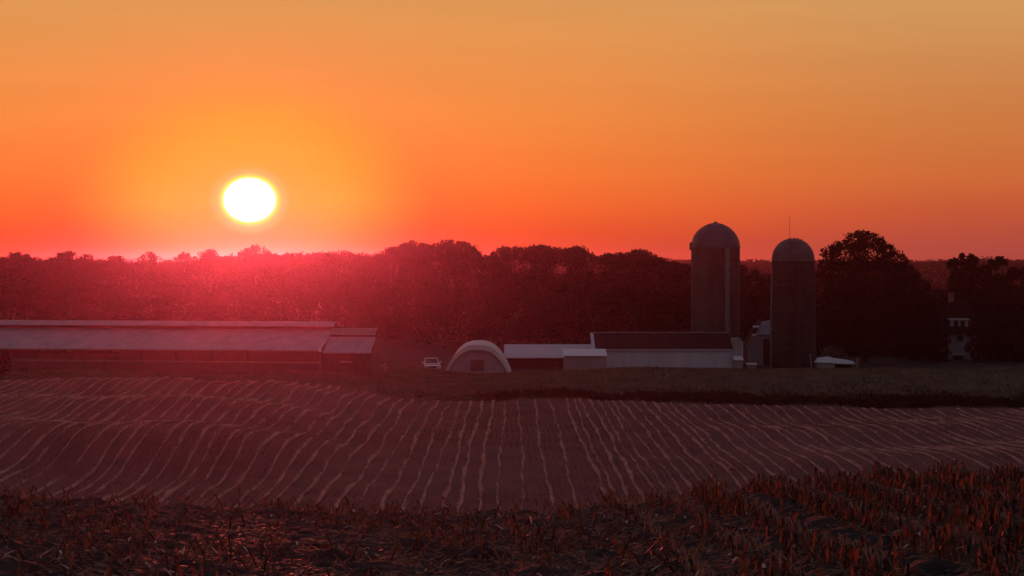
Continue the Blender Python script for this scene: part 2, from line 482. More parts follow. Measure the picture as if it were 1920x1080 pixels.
hk = []  # pale bits added so their bright colour gives glints in the stubble
for i in range(650):
    y = 20 + 26 * random.random() ** 1.3; x = random.uniform(-1, 1) * (y * .28 + 1)
    a = random.uniform(0, 6.28); zz = random.choice([.05, .05, .12, .3])
    if x > 3.5: x = min(ROWX, key=lambda q_: abs(q_ - x)) + random.gauss(0, .1)
    hk += strip((x, y, gz(x, y) + zz), (math.cos(a), math.sin(a), random.uniform(-.2, .8)), (0, 0, 1), random.uniform(.08, .2), random.uniform(.03, .06), random.uniform(.1, .5), 2)
hu = quads('glint_husks', np.array([[tuple(v) for v in f] for f in hk]), M['husk'])
tag(hu, 'bits of pale husk added through the corn stubble as glints', 'corn husks', kind='stuff')

# ---------------------------------------------------------------- trees
def leaf_cards(centres, size, flat=.0):
    n = len(centres)
    a = rng.normal(0, 1, (n, 3)); a /= np.linalg.norm(a, axis=1)[:, None] + 1e-9
    b = rng.normal(0, 1, (n, 3)); b -= (a * b).sum(1)[:, None] * a; b /= np.linalg.norm(b, axis=1)[:, None] + 1e-9
    s = rng.uniform(size[0], size[1], n)[:, None] / 2
    c = centres
    return np.stack([c - a * s, c - b * s * .55, c + a * s, c + b * s * .55], 1)

def crown_points(lobes, per, shell=.35):
    out = []
    for (c, r) in lobes:
        n = int(per * r[0] * r[2])
        v = rng.normal(0, 1, (n, 3)); v /= np.linalg.norm(v, axis=1)[:, None]
        rad = rng.uniform(shell ** 3, 1.0, n) ** (1 / 3) * (1 + rng.normal(0, .09, n))
        out.append(np.asarray(c) + v * rad[:, None] * np.asarray(r))
    return np.concatenate(out)

def lobes_for(H, W, kind, base=.28):
    """lobes of a crown H tall, W wide, with its foot at z=0"""
    L = []
    if kind == 'conifer':
        k = 9
        for i in range(k):
            t = i / (k - 1); z = H * (base + (1 - base) * t); r = W / 2 * (1 - t) ** .8 + .25
            for j in range(3 if i < k - 2 else 1):
                a = random.uniform(0, 6.28)
                L.append(((math.cos(a) * r * .45, math.sin(a) * r * .45, z - .3), (r * .62, r * .62, H * .07)))
        return L
    nl = 15 if kind == 'round' else 11
    for i in range(nl):
        t = (i + .5) / nl
        z = H * (base + (1 - base) * (t * .86 + .02))
        prof = math.sin(math.pi * min(1, .26 + .56 * t)) ** .6 if kind != 'peaked' else min(1, .34 + 1.2 * (1 - t))
        r = W / 2 * prof
        a = i * 2.4 + random.uniform(-.4, .4)
        lr = W * random.uniform(.17, .27) * (1.1 - .45 * t)
        off = max(0, r - lr * .8)
        L.append(((math.cos(a) * off, math.sin(a) * off * .8, z), (lr, lr, lr * random.uniform(.65, .95))))
    L.append(((0, 0, H * (base + .34 * (1 - base))), (W * .33, W * .33, H * .24)))
    L.append(((0, 0, H * (base + .62 * (1 - base))), (W * .31, W * .3, H * .17 * (1 - base) + .3)))
    for i in range(7 if kind == 'round' else 10):    # ragged sprays on top
        a = random.uniform(0, 6.28); q = random.uniform(0, .36) * W
        zt = H * (1 - .05 - .30 * (q / (W * .5)) ** 2)
        s_ = random.uniform(.35, .75)
        L.append(((math.cos(a) * q, math.sin(a) * q, zt), (s_, s_, s_ * 1.1)))
    return L

def tree(px, top, width, d, kind, label, group=None, dome=False, shell=.35, per=90, size=(.28, .6), m='leaf', cat='tree', name='tree', base=.28, lobes=None, foot=None):
    p = at(px, top, d); x, y = p.x, p.y
    g = gz(x, y) if foot is None else foot
    H = p.z - g; W = width / F * d
    r = empty(name, (x, y, g))
    tag(r, label, cat, group)
    L = lobes or lobes_for(H, W, kind, base)
    if dome:
        for i in range(9):
            q_ = random.uniform(-.46, .46); lr = W * random.uniform(.09, .15)
            L.append(((q_ * W, random.uniform(-.2, .2) * W, H - lr - abs(q_) ** 2 * H * .32 - random.uniform(0, .25)), (lr, lr, lr)))
    pts = crown_points(L, per, shell)
    quads('crown', leaf_cards(pts, size), M[m], r)
    t = MB(); k = H * .018 + .05
    t.tube([(0, 0, -.4), (.05, 0, H * .2), (-.05, .05, H * .5), (0, 0, H * .85)], [k * 1.5, k, k * .7, k * .2], 9)
    for i in range(6):
        c = random.choice(L)[0]; b = H * random.uniform(.22, .55)
        t.tube([(0, 0, b), (c[0] * .5, c[1] * .5, (b + c[2]) / 2 + .2), c], [k * .45, k * .3, k * .1], 6)
    t.build('trunk', M['bark'], r, smooth=True)
    return r

G = 'trees rising along the skyline of the wood'
sky = [
    (38, 472, 84, 300, 'round', 'low domed tree at the far left end of the wood'),
    (132, 469, 92, 296, 'round', 'broad tree with a rough top near the left end of the wood'),
    (218, 478, 52, 305, 'ragged', 'small low tree between the broad tree and the twin-topped tree, left of the sun'),
    (281, 470, 40, 298, 'ragged', 'narrow flat-topped tree on the skyline above the middle of the long barn'),
    (346, 472, 36, 300, 'ragged', 'smallest round tree on the skyline just left of the sun'),
    (395, 467, 66, 296, 'ragged', 'ragged tree on the skyline directly left of the tree under the sun'),
    (480, 459, 62, 300, 'round', 'bushy tree directly beneath the sun'),
    (556, 471, 86, 298, 'round', 'even-topped tree just right of the tree beneath the sun'),
    (640, 469, 92, 298, 'round', 'even-topped tree above the right end of the long barn'),
    (733, 462, 44, 292, 'ragged', 'thin ragged tree left of the tallest trees of the wood'),
    (776, 449, 66, 292, 'ragged', 'tall ragged tree touching the left side of the tallest skyline tree'),
    (846, 446, 84, 292, 'ragged', 'tall broad tree with a rough edge, tallest on the skyline of the wood'),
    (946, 459, 48, 295, 'ragged', 'upright tree with a notched top just right of the gap beside the tallest tree'),
    (1013, 456, 74, 295, 'ragged', 'tree with spiky tips above the open low shed'),
    (1080, 459, 60, 295, 'ragged', 'tree with a blunt top above the bright lean-to roof'),
    (1140, 473, 60, 297, 'round', 'low rounded tree in the dip left of the last skyline tree'),
    (1196, 465, 78, 295, 'ragged', 'last high tree of the wood on the skyline, well left of the silos'),
    (1262, 488, 70, 290, 'round', 'low tree where the wood slopes down to the tall silo'),
]
for (px, top, w, d, k, lab) in sky:
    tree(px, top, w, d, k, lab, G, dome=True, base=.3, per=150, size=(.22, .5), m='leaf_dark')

# the rest of the wood reads as one dark mass
pts = []
prof_x = [-400, 0, 60, 130, 200, 300, 360, 430, 520, 640, 700, 760, 880, 905, 960, 1090, 1130, 1200, 1250, 1300, 1400, 1460, 1560]
prof_y = [488, 486, 485, 482, 490, 489, 488, 481, 475, 474, 479, 459, 457, 484, 463, 464, 478, 470, 489, 497, 508, 520, 540]
for i in range(1050):
    px = random.uniform(-120, 1330) if i < 550 else random.uniform(-380, 1560); d = random.uniform(262, 330)
    topm = float(np.interp(px, prof_x, prof_y))
    if i < 550: py = topm + random.uniform(0, 8)
    else: py = topm + 10 + 150 * random.random()
    c = at(px, py, d)
    r = random.uniform(.5, 1.5) if i < 550 else random.uniform(1.0, 2.6)
    c.z -= r * .8
    if c.z < 1: c.z = 1 + random.random() * 2
    pts.append(crown_points([((c.x, c.y, c.z), (r * 1.15, r, r))], 85, .5))
n = 50000      # undergrowth behind the yard
xx = rng.uniform(-1, 1, n) * 120 - 20; yy = rng.uniform(258, 300, n)
pts.append(np.stack([xx, yy, height(xx, yy) + rng.uniform(0, 8.5, n)], 1))
n = 110000
xx = rng.uniform(-150, 62, n); yy = rng.uniform(292, 336, n)
pts.append(np.stack([xx, yy, height(xx, yy) + rng.uniform(0, 1, n) ** .8 * 10.6], 1))
n = 40000
xx = rng.uniform(33, 85, n); yy = rng.uniform(252, 278, n)
pts.append(np.stack([xx, yy, height(xx, yy) + rng.uniform(0, 1, n) ** 1.2 * np.interp(xx, [33, 44, 50, 56, 85], [4.5, 4.5, 7, 8.6, 9.5])], 1))
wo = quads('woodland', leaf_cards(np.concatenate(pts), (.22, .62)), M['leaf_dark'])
tag(wo, 'dark mass of the wood behind the farm buildings', 'wood', kind='stuff')

# trees round the house on the right
big = [((-4.3, 0, 13.6), (1.3, 1.2, 1.0)), ((-3.4, .3, 14.4), (.8, .8, .7)), ((-4.8, 0, 12.2), (1.2, 1.2, .8)), ((-1.2, 0, 15.0), (1.7, 1.6, 1.3)), ((.3, 0, 15.2), (1.7, 1.6, 1.1)),
       ((-2.2, 0, 13.2), (2.6, 2.2, 1.8)), ((.8, .2, 13.4), (2.6, 2.2, 2.0)), ((2.6, -.2, 14.0), (1.2, 1.1, 1.0)), ((3.6, -.2, 12.4), (1.9, 1.8, 1.5)),
       ((4.6, 0, 11.2), (1.8, 1.8, 1.3)), ((-2.6, -.5, 10.5), (3.0, 2.6, 2.4)), ((1.2, -.8, 10.2), (3.6, 3.0, 2.7)), ((4.6, -.3, 8.6), (2.6, 2.4, 2.2)),
       ((-2.8, -.6, 7.2), (3.0, 2.8, 2.5)), ((.8, -1, 6.6), (3.6, 3.0, 2.8)), ((4.8, -.6, 5.6), (3.0, 2.6, 2.6)), ((-2.4, -.6, 4.0), (3.0, 2.8, 2.4)), ((1.5, -1, 3.4), (3.6, 3.0, 2.4)), ((5.2, -.6, 2.8), (3.1, 2.6, 2.4)),
       ((-5.6, .2, 11.0), (.9, .9, .6)), ((2.0, 0, 15.1), (.5, .5, .6)), ((-.4, 0, 16.0), (1.0, .9, .5)), ((6.0, 0, 10.6), (.8, .8, .7)), ((6.3, 0, 7.4), (1.3, 1.2, 1.2)), ((6.8, 0, 9.6), (1.2, 1.1, .9)), ((7.3, 0, 6.8), (1.5, 1.3, 1.3)), ((7.6, 0, 4.2), (1.7, 1.5, 1.6)), ((7.4, 0, 2), (1.8, 1.5, 1.6))]
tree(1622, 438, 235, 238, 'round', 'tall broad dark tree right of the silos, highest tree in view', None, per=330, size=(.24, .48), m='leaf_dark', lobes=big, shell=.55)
tree(1716, 506, 80, 246, 'round', 'lower dark tree leaning out from the right side of the tallest tree', None, per=120, m='leaf_dark', base=.1)
tree(1748, 560, 70, 250, 'round', 'low bushy tree filling the gap left of the house', None, per=120, m='leaf_dark', base=.05)
tree(1806, 469, 92, 262, 'peaked', 'dark tree with a peaked ragged top rising behind the house', None, per=330, m='leaf_dark', base=.1)
tree(1872, 479, 104, 260, 'round', 'round-topped dark tree right of the house', None, per=300, m='leaf_dark', base=.06)
tree(1935, 483, 70, 266, 'round', 'dark tree cut by the right edge of the view', None, per=300, m='leaf_dark', base=.06)
tree(1850, 590, 80, 240, 'round', 'rounded dark shrub hiding the right side of the house', None, per=190, m='leaf_dark', name='shrub', cat='shrub', base=.02)
tree(1905, 600, 80, 238, 'round', 'rounded dark shrub at the right edge of the view', None, per=190, m='leaf_dark', name='shrub', cat='shrub', base=.02)
tree(1762, 626, 40, 241, 'round', 'small dark shrub against the left side of the house', None, per=190, m='leaf_dark', name='shrub', cat='shrub', base=.02)
tree(1418, 505, 70, 275, 'round', 'dim tree between the two silos', None, per=110, base=.15)
tree(1392, 497, 40, 268, 'ragged', 'slim dim tree just right of the tall silo', None, per=110, base=.15)
tree(1562, 652, 58, 236, 'round', 'pale grey-leaved shrub behind the low pale shelter', None, per=60, size=(.2, .4), m='leaf_pale', name='shrub', cat='shrub', base=.05)
tree(4, 668, 34, 181, 'round', 'small dark bush at the left edge of the field', None, per=260, size=(.12, .3), m='leaf_dark', name='bush', cat='bush', base=.02)
tree(721, 699, 12, 196, 'ragged', 'pale dry weed standing alone right of the long barn', None, per=2500, size=(.06, .16), m='straw', name='weed', cat='weed', lobes=[((.02, 0, .25), (.13, .1, .2)), ((.16, 0, .5), (.11, .1, .12)), ((-.14, 0, .72), (.16, .1, .1)), ((.1, 0, .9), (.14, .1, .1))])

# trees far off on the hill ridge
n = 120000
yy = rng.uniform(480, 1250, n); xx = rng.uniform(-.42, .42, n) * yy
clump = np.sin(xx * .09 + yy * .03) + np.sin(xx * .023 + 2) + np.sin(xx * .21 + 1)
hz = np.clip(1.9 + .9 * clump, .4, 4.2)
c = np.stack([xx, yy, height(xx, yy) + rng.uniform(0, 1, n) * hz], 1)
hw = quads('hill_wood', leaf_cards(c, (1.1, 2.3)), M['leaf_dark'])
tag(hw, 'far-off wooded ridge on the horizon', 'wood', kind='stuff')

# ---------------------------------------------------------------- long barn on the left
DEEP = -1.2      # foundations go into the ground
b0 = at(602, 698, 185)
barn = empty('long_barn', (b0.x, b0.y, 1.75), R(-8.5))
tag(barn, 'long low barn with a pale ridged roof and open side at the left', 'barn')
L = 44.0
def roof_slab(parent, name, x0, x1, yf, zf, yb, zb, m, t=.07):
    o = MB(); o.slab([(x0, yf, zf), (x1, yf, zf), (x1, yb, zb), (x0, yb, zb)], t)
    return o.build(name, m, parent)
q = MB(); q.box(-L, -.05, .15, .3, DEEP, 1.02); q.build('lower_wall', M['wood_dark'], barn)
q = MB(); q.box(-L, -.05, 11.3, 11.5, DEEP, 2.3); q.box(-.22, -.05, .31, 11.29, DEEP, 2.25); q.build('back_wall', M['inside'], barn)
q = MB(); q.prism_x([(.3, 2.26), (11.3, 2.26), (7.2, 4.0), (5.2, 4.0)], -.2, -.07); q.build('gable_wall', M['wood_dark'], barn)
q = MB(); q.box(-L, -.05, .08, .16, .96, 1.12); q.build('rail', M['wood_grey'], barn)
for i in range(13):
    q = MB(); xx_ = -.25 - i * 3.6; q.box(xx_ - .09, xx_ + .09, .17, .35, 1.0, 2.26); q.build('post', M['wood_dark'], barn)
q = MB(); q.box(-L, -.05, 1.2, 1.3, .2, 1.75); q.build('side_curtain', M['curtain'], barn)
q = MB(); q.box(-20.5, -.3, .36, .42, 1.5, 2.1); q.build('side_curtain', M['curtain'], barn)
for fx in (-28.6, -27.1, -25.8, -21.0):  # small white boards added in place of glints along the open side
    q = MB(); q.slab([(fx, -.1, 1.98), (fx + .62, -.1, 1.98), (fx + .62, .25, 2.1), (fx, .25, 2.1)], .03); q.build('glint_board', M['white_trim'], barn)
roof_slab(barn, 'roof', -L, 0, -.45, 2.25, 5.6, 4.08, M['roof_dull'])
roof_slab(barn, 'rear_roof', -L, 0, 12.0, 2.25, 6.8, 4.08, M['roof_dull'])
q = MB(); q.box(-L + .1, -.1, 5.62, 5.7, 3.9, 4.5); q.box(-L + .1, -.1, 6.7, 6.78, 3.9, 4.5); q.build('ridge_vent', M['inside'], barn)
q = MB(); q.slab([(-L, 5.1, 4.40), (0, 5.1, 4.40), (0, 6.2, 4.84), (-L, 6.2, 4.84)], .06)
q.slab([(-L, 7.3, 4.40), (0, 7.3, 4.40), (0, 6.21, 4.84), (-L, 6.21, 4.84)], .06); q.build('ridge_cap', M['roof_dull'], barn)
q = MB(); q.box(-L, 0, -.5, -.46, 2.12, 2.24); q.build('gutter', M['wood_grey'], barn)

a0 = at(605, 698, 185)
an = empty('barn_annex', (a0.x, a0.y, 1.75), R(-3))
tag(an, 'short annex with a lower pale roof at the right end of the long barn', 'shed')
w = (695 - 605) / F * 185
q = MB(); q.box(.1, w - .05, .2, .32, DEEP, 1.95); q.build('wall', M['wood_dark'], an)
for x_ in (.1, w - .16):
    q = MB(); q.box(x_, x_ + .1, .33, 7, DEEP, 1.9); q.build('end_wall', M['wood_dark'], an)
q = MB(); q.box(.2, w - .2, .12, .195, .92, 1.0); q.build('rail', M['wood_dark'], an)
q = MB(); q.slab([(1.7, -.1, 1.08), (2.8, -.1, 1.04), (2.8, .19, 1.2), (1.7, .19, 1.24)], .03); q.build('awning', M['wood_grey'], an)
roof_slab(an, 'roof', 0.05, w + .05, -.3, 2.02, 3.9, 3.42, M['roof_dull'])
roof_slab(an, 'upper_roof', .05, w, 3.7, 3.62, 5.4, 4.22, M['wood_grey'])
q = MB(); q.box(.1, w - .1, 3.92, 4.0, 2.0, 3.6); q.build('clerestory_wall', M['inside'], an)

# lamp post in the gap of the roofs
lp = at(600, 700, 183.6)
po = empty('lamp_post', (lp.x, lp.y, gz(lp.x, lp.y)))
tag(po, 'thin post with a small white lamp head before the gap in the roofs', 'lamp post')
hz_ = at(600, 657, 183.6).z - po.location.z
q = MB(); q.tube([(0, 0, -.3), (0, 0, hz_)], .05, 8); q.build('pole', M['wood_grey'], po, smooth=True)
q = MB(); q.lathe([(.02, hz_ + .2), (.1, hz_ + .18), (.17, hz_ + .05), (.18, hz_ - .1), (.02, hz_ - .12)], 14); q.build('lamp_head', M['white_paint'], po, smooth=True)

# ---------------------------------------------------------------- hoop shed
h0 = at(895, 700, 206)
hoop = empty('hoop_shed', (h0.x, h0.y, 0), R(0))
tag(hoop, 'white arched hoop shed with a dark door, right of the parked pickup', 'shed')
zb = at(895, 704, 206).z; zt = at(895, 646.5, 207).z; Wd = 125 / F * 206 / 2
def arch(k, y, r=1.0, dx=0, lo=0):
    return [(dx + math.cos(math.pi * i / k) * Wd * r * (1 if True else 0), y, zb + (1 - abs(math.cos(math.pi * i / k)) ** 2.7) * (zt - zb) * r - lo) for i in range(k + 1)]
q = MB(); k = 36
ys = [0, .3, 3, 6, 9, 12]
vs = []; fs = []
for j, y in enumerate(ys): vs += arch(k, y, 1, 0)
for j in range(len(ys) - 1):
    for i in range(k): fs.append((j * (k + 1) + i, j * (k + 1) + i + 1, (j + 1) * (k + 1) + i + 1, (j + 1) * (k + 1) + i))
q.add(vs, fs)
# the skin comes down to the ground at both sides
q.box(-Wd - .02, -Wd + .04, 0, 12, -1.5, zb + .02); q.box(Wd - .04, Wd + .02, 0, 12, -1.5, zb + .02)
cv = q.build('cover', M['tarp'], hoop, smooth=True)
sd = cv.modifiers.new('thick', 'SOLIDIFY'); sd.thickness = .06; sd.offset = -1
q = MB(); rim = [(math.cos(math.pi * i / k) * Wd, -.05, zb + (1 - abs(math.cos(math.pi * i / k)) ** 2.7) * (zt - zb)) for i in range(k + 1)]
inn = [(math.cos(math.pi * i / k) * Wd * .94 , -.05, zb + (1 - abs(math.cos(math.pi * i / k)) ** 2.7) * (zt - zb - .52)) for i in range(k + 1)]
bk = [(a, .22, c) for a, b, c in rim]; bi = [(a, .22, c) for a, b, c in inn]
q.add(rim + inn + bk + bi, [(i, i + 1, k + 2 + i, k + 1 + i) for i in range(k)] + [(2 * k + 2 + i, 2 * k + 3 + i, 1 + i, i) for i in range(k)] +
      [(k + 1 + i, k + 2 + i, 3 * k + 4 + i, 3 * k + 3 + i) for i in range(k)])
q.build('end_rim', M['tarp'], hoop, smooth=True)
q = MB(); pan = [(a * .96, c - .03) for a, b, c in inn]
pan = [(pan[0][0], -1.5)] + pan + [(pan[-1][0], -1.5)]
q.prism(pan, .62, .68); q.build('end_wall', M['tarp_end'], hoop)
dx0 = (882 - 895) / F * 206; dx1 = (908 - 895) / F * 206
dz0 = at(895, 697, 206).z; dz1 = at(895, 675, 206).z
q = MB(); q.box(dx0, dx1, .56, .615, dz0, dz1); dd = q.build('door', M['curtain'], hoop)
q = MB(); q.box(dx0 - .09, dx0 - .002, .53, .6, dz0, dz1 + .09); q.box(dx1 + .002, dx1 + .09, .53, .6, dz0, dz1 + .09); q.box(dx0, dx1, .53, .6, dz1 + .002, dz1 + .09)
q.build('door_frame', M['tarp_end'], dd)
q = MB(); q.box(dx1 - .25, dx1 - .2, .52, .555, dz0 + .55, dz0 + .75); q.build('handle', M['steel'], dd)

# ---------------------------------------------------------------- white pickup facing the camera
v0 = at(811, 699, 208)
car = empty('pickup_truck', (v0.x, v0.y, at(811, 701, 208).z), R(6))
tag(car, 'white pickup truck parked nose-on left of the hoop shed', 'pickup truck')
q = MB()   # body: side profile (y from the nose backwards, z) pulled across
q.prism_x([(0, .45), (0, .82), (.12, .95), (1.25, 1.04), (1.3, 1.04), (3.4, 1.04), (3.4, .95), (5.1, .98), (5.1, .45)], -.88, .88)
q.build('body', M['white_paint'], car, bevel=.05)
q = MB()
q.add([(-.84, 1.25, 1.045), (.84, 1.25, 1.045), (.68, 1.95, 1.62), (-.68, 1.95, 1.62), (-.84, 3.3, 1.045), (.84, 3.3, 1.045), (.68, 3.05, 1.62), (-.68, 3.05, 1.62)],
      [(0, 1, 2, 3), (3, 2, 6, 7), (7, 6, 5, 4), (0, 3, 7, 4), (1, 5, 6, 2)])
q.build('cab', M['white_paint'], car, bevel=.03)
q = MB(); q.slab([(-.70, 1.30, 1.10), (.70, 1.30, 1.10), (.60, 1.86, 1.56), (-.60, 1.86, 1.56)], -.02); q.build('windshield', M['glass'], car)
for s in (-1, 1):
    q = MB(); q.add([(s * .845, 1.55, 1.08), (s * .845, 3.1, 1.08), (s * .70, 2.95, 1.56), (s * .70, 1.98, 1.56)], [(0, 1, 2, 3)])
    sw = q.build('side_window', M['glass'], car); th = sw.modifiers.new('t', 'SOLIDIFY'); th.thickness = .02; th.offset = 0
    q = MB(); q.box(s * .62 - .16, s * .62 + .16, -.03, .03, .68, .83); q.build('headlight', M['chrome'], car, bevel=.02)
    q = MB(); q.box(s * .98 - .09, s * .98 + .09, 1.45, 1.58, 1.1, 1.28); q.build('wing_mirror', M['white_paint'], car, bevel=.03)
    for wy in (.85, 4.2):
        q = MB(); 
        prof = [(.2, -.1), (.33, -.11), (.36, -.07), (.36, .07), (.33, .11), (.2, .1), (.05, .08)]
        q.lathe(prof, 24); wh = q.build('wheel', M['rubber'], car, smooth=True)
        wh.location = (s * .8, wy, .36); wh.rotation_euler = (0, R(90), 0)
        q = MB(); q.lathe([(.02, -.09), (.19, -.085), (.19, .085), (.02, .09)], 20); q.build('rim', M['chrome'], wh, smooth=True)
q = MB(); q.box(-.42, .42, -.025, .02, .64, .84); q.build('grille', M['rubber'], car)
q = MB(); q.box(-.9, .9, -.12, -.002, .44, .6); q.build('bumper', M['chrome'], car, bevel=.03)

# ---------------------------------------------------------------- low open shed behind the bright lean-to
def pbox(mb, px0, px1, y0, y1, d, z0=None, dd=.15):
    a = at(px0, y0, d); b = at(px1, y1, d)
    mb.box(a.x, b.x, d, d + dd, z0 if z0 is not None else b.z, a.z)
s0 = at(1030, 690, 224)
os_ = empty('open_shed', (0, 0, 0)); os_.location = (s0.x, 224, 0)
tag(os_, 'long low shed with a pale roof and dark open front right of the hoop shed', 'shed')
def lx(px, d, o): return (px - 960) / F * d - o.location.x
xl, xr = lx(945, 224, os_), lx(1116, 224, os_)
zf = at(0, 670.5, 223.6).z; zbk = at(0, 645.5, 229).z
o = MB(); o.slab([(xl, -.4, zf), (xr, -.4, zf), (xr, 5, zbk), (xl, 5, zbk)], .08); o.build('roof', M['roof_galv'], os_)
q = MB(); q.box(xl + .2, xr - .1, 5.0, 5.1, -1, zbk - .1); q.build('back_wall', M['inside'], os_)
q = MB(); q.prism_x([(.02, -1), (.02, zf - .1), (4.95, zbk - .12), (4.95, -1)], xl + .1, xl + .18); q.build('end_wall', M['wood_dark'], os_)
for i in range(5):
    q = MB(); xx_ = xl + .3 + (xr - xl - .6) * i / 4; q.box(xx_ - .07, xx_ + .07, 0, .14, -1, zf - .02); q.build('post', M['wood_dark'], os_)
q = MB(); q.box(xl + .2, xr - .2, 1.2, 1.25, -.5, .9); q.build('feed_rail', M['wood_dark'], os_)

# small lean-to with the brightest roof
e0 = at(1097, 690, 214)
le = empty('lean_to', (e0.x, 214, 0))
tag(le, 'small lean-to with the brightest white roof at the left end of the white-walled barn', 'shed')
xl, xr = lx(1056, 214, le), lx(1138, 214, le)
zf = at(0, 667, 213.7).z; zbk = at(0, 654, 217).z
o = MB(); o.slab([(xl, -.3, zf), (xr, -.3, zf), (xr, 3, zbk), (xl, 3, zbk)], .07); o.build('roof', M['roof_white'], le)
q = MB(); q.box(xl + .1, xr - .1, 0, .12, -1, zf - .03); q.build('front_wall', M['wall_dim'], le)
for x_ in (xl + .11, xr - .2):
    q = MB(); q.prism_x([(.125, -1), (.125, zf - .08), (3, zbk - .1), (3, -1)], x_, x_ + .09); q.build('end_wall', M['wall_dim'], le)

# white-walled barn with the dark roof
f0 = at(1246, 690, 220)
wb = empty('white_barn', (f0.x, 220, 0))
tag(wb, 'barn with a long white metal wall and dark roof in front of the tall silo', 'barn')
xl, xr = lx(1116, 220, wb), lx(1375, 220, wb)
ze = at(0, 655, 219.8).z; zr = at(0, 624.5, 225).z
q = MB(); q.box(xl, xr, 0, .14, -1, ze - .02); q.build('front_wall', M['wall_white'], wb)
for s_, nm in ((xl + .02, 'gable_wall'), (xr - .14, 'gable_wall')):
    q = MB(); q.prism_x([(.145, -1), (.145, ze - .1), (5, zr - .12), (9.8, ze - .1), (9.8, -1)], s_, s_ + .12); q.build(nm, M['wall_white'], wb)
q = MB(); q.box(xl, xr, 9.82, 9.95, -1, ze - .1); q.build('back_wall', M['wall_white'], wb)
o = MB(); o.slab([(xl, -.25, ze), (xr, -.25, ze), (xr, 5, zr), (xl, 5, zr)], .08); o.build('roof', M['roof_dark'], wb)
o = MB(); o.slab([(xl, 10.2, ze), (xr, 10.2, ze), (xr, 5.01, zr), (xl, 5.01, zr)], .08); o.build('rear_roof', M['roof_dark'], wb)
q = MB(); q.box(xl - .05, xr + .05, 4.85, 5.15, zr + .005, zr + .13); q.build('ridge_cap', M['wood_grey'], wb)
o = MB(); o.slab([(xl - .38, -.28, ze + .04), (xl - .003, -.28, ze + .04), (xl - .003, 5, zr + .04), (xl - .38, 5, zr + .04)], .12); o.build('rake_trim', M['wall_white'], wb)
o = MB(); o.box(xl, xr, -.32, -.262, ze - .12, ze + .01); o.build('gutter', M['wall_white'], wb)

# small block at its right end
g0 = at(1384, 690, 219)
eb = empty('end_shed', (g0.x, 219, 0))
tag(eb, 'narrow grey shed with a bright ledge roof at the right end of the white-walled barn', 'shed')
xl, xr = lx(1376.5, 219, eb), lx(1393, 219, eb)
z1, z2, z3 = at(0, 634, 221).z, at(0, 667.5, 219.6).z, at(0, 675, 218.8).z
q = MB(); q.prism([(xl, -1), (xr + .03, -1), (xr, z1 - .35), (xr - .2, z1), (xl + .1, z1 - .05), (xl, z1 - .4)], .9, 4); q.build('upper_wall', M['wall_dim'], eb)
o = MB(); o.slab([(xl - .05, -.2, z3), (xr + .1, -.2, z3), (xr, .89, z2), (xl - .05, .89, z2)], .07); o.build('roof', M['roof_white'], eb)
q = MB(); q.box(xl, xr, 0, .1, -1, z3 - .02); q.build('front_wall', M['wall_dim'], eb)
q = MB(); q.box(xr + .01, xr + .1, .85, .95, z2, z1 - .3); q.build('corner_trim', M['wall_white'], eb)

# ---------------------------------------------------------------- silos
def silo(px, rpx, ybase, ytop, d, m_body, m_dome, label, flare=1.0, point=.12):
    p = at(px, 690, d); o = empty('silo', (p.x, p.y, gz(p.x, p.y)))
    tag(o, label, 'silo'); z0 = o.location.z
    r = rpx / F * d; zb_ = at(0, ybase, d - r).z - z0; zt_ = at(0, ytop, d).z - z0
    prof = [(r * flare, -.8)]
    z = 0
    while z < zb_ - .05:
        t = min(1, max(0, z / zb_)); rr = r * (flare + (1 - flare) * t)
        prof += [(rr, z), (rr, z + .66), (rr + .05, z + .67), (rr + .05, z + .72), (rr, z + .73)]
        z += .75
    prof = [q_ for q_ in prof if q_[1] <= zb_] + [(r, zb_)]
    b = MB(); b.lathe(prof, 56); b.build('body', m_body, o, smooth=True)
    hd = zt_ - zb_
    pr = [(r + .10, zb_ - .12), (r + .10, zb_ + .03)]
    for i in range(15):
        a = math.pi / 2 * i / 14
        rr = r * math.cos(a) ** .95 if i < 14 else .03
        pr.append((max(rr, .03), zb_ + .03 + hd * (math.sin(a) * (1 - point) + point * (1 - rr / r))))
    dm = MB(); dm.lathe(pr, 40)
    for k in range(20):         # seams between the dome's panels
        w = 2 * math.pi * k / 20
        dm.tube([(math.cos(w) * (q_[0] + .01), math.sin(w) * (q_[0] + .01), q_[1]) for q_ in pr[1:-1]], .022, 5)
    dm.build('dome', m_dome, o, smooth=True)
    return o, r, zb_, zt_
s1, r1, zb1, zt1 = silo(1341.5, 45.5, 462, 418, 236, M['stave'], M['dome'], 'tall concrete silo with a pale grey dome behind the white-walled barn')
ang = math.asin((1357 - 1341.5) / 45.5); cx, cy = math.sin(ang) * (r1 + .28), -math.cos(ang) * (r1 + .28)
q = MB(); q.tube([(cx, cy, -.5), (cx, cy, zb1 - .15)], .34, 14); q.build('chute', M['steel'], s1, smooth=True)
q = MB(); q.lathe([(.02, .6), (.16, .55), (.24, .3), (.24, -.35), (.02, -.4)], 16, (-r1 - .02, -.2, zb1 - .05)); q.build('hatch_hood', M['dome_dark'], s1, smooth=True)
q = MB(); q.tube([(0, 0, zt1 - .05), (0, 0, zt1 + .18)], [.3, .12], 12); q.build('vent_cap', M['dome'], s1, smooth=True)
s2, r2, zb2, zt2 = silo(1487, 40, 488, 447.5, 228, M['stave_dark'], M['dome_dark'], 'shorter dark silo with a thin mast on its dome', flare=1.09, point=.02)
q = MB(); q.tube([(-.42, 0, zt2 - .3), (-.42, 0, at(0, 405, 228).z - s2.location.z)], .035, 6); q.build('mast', M['steel'], s2)
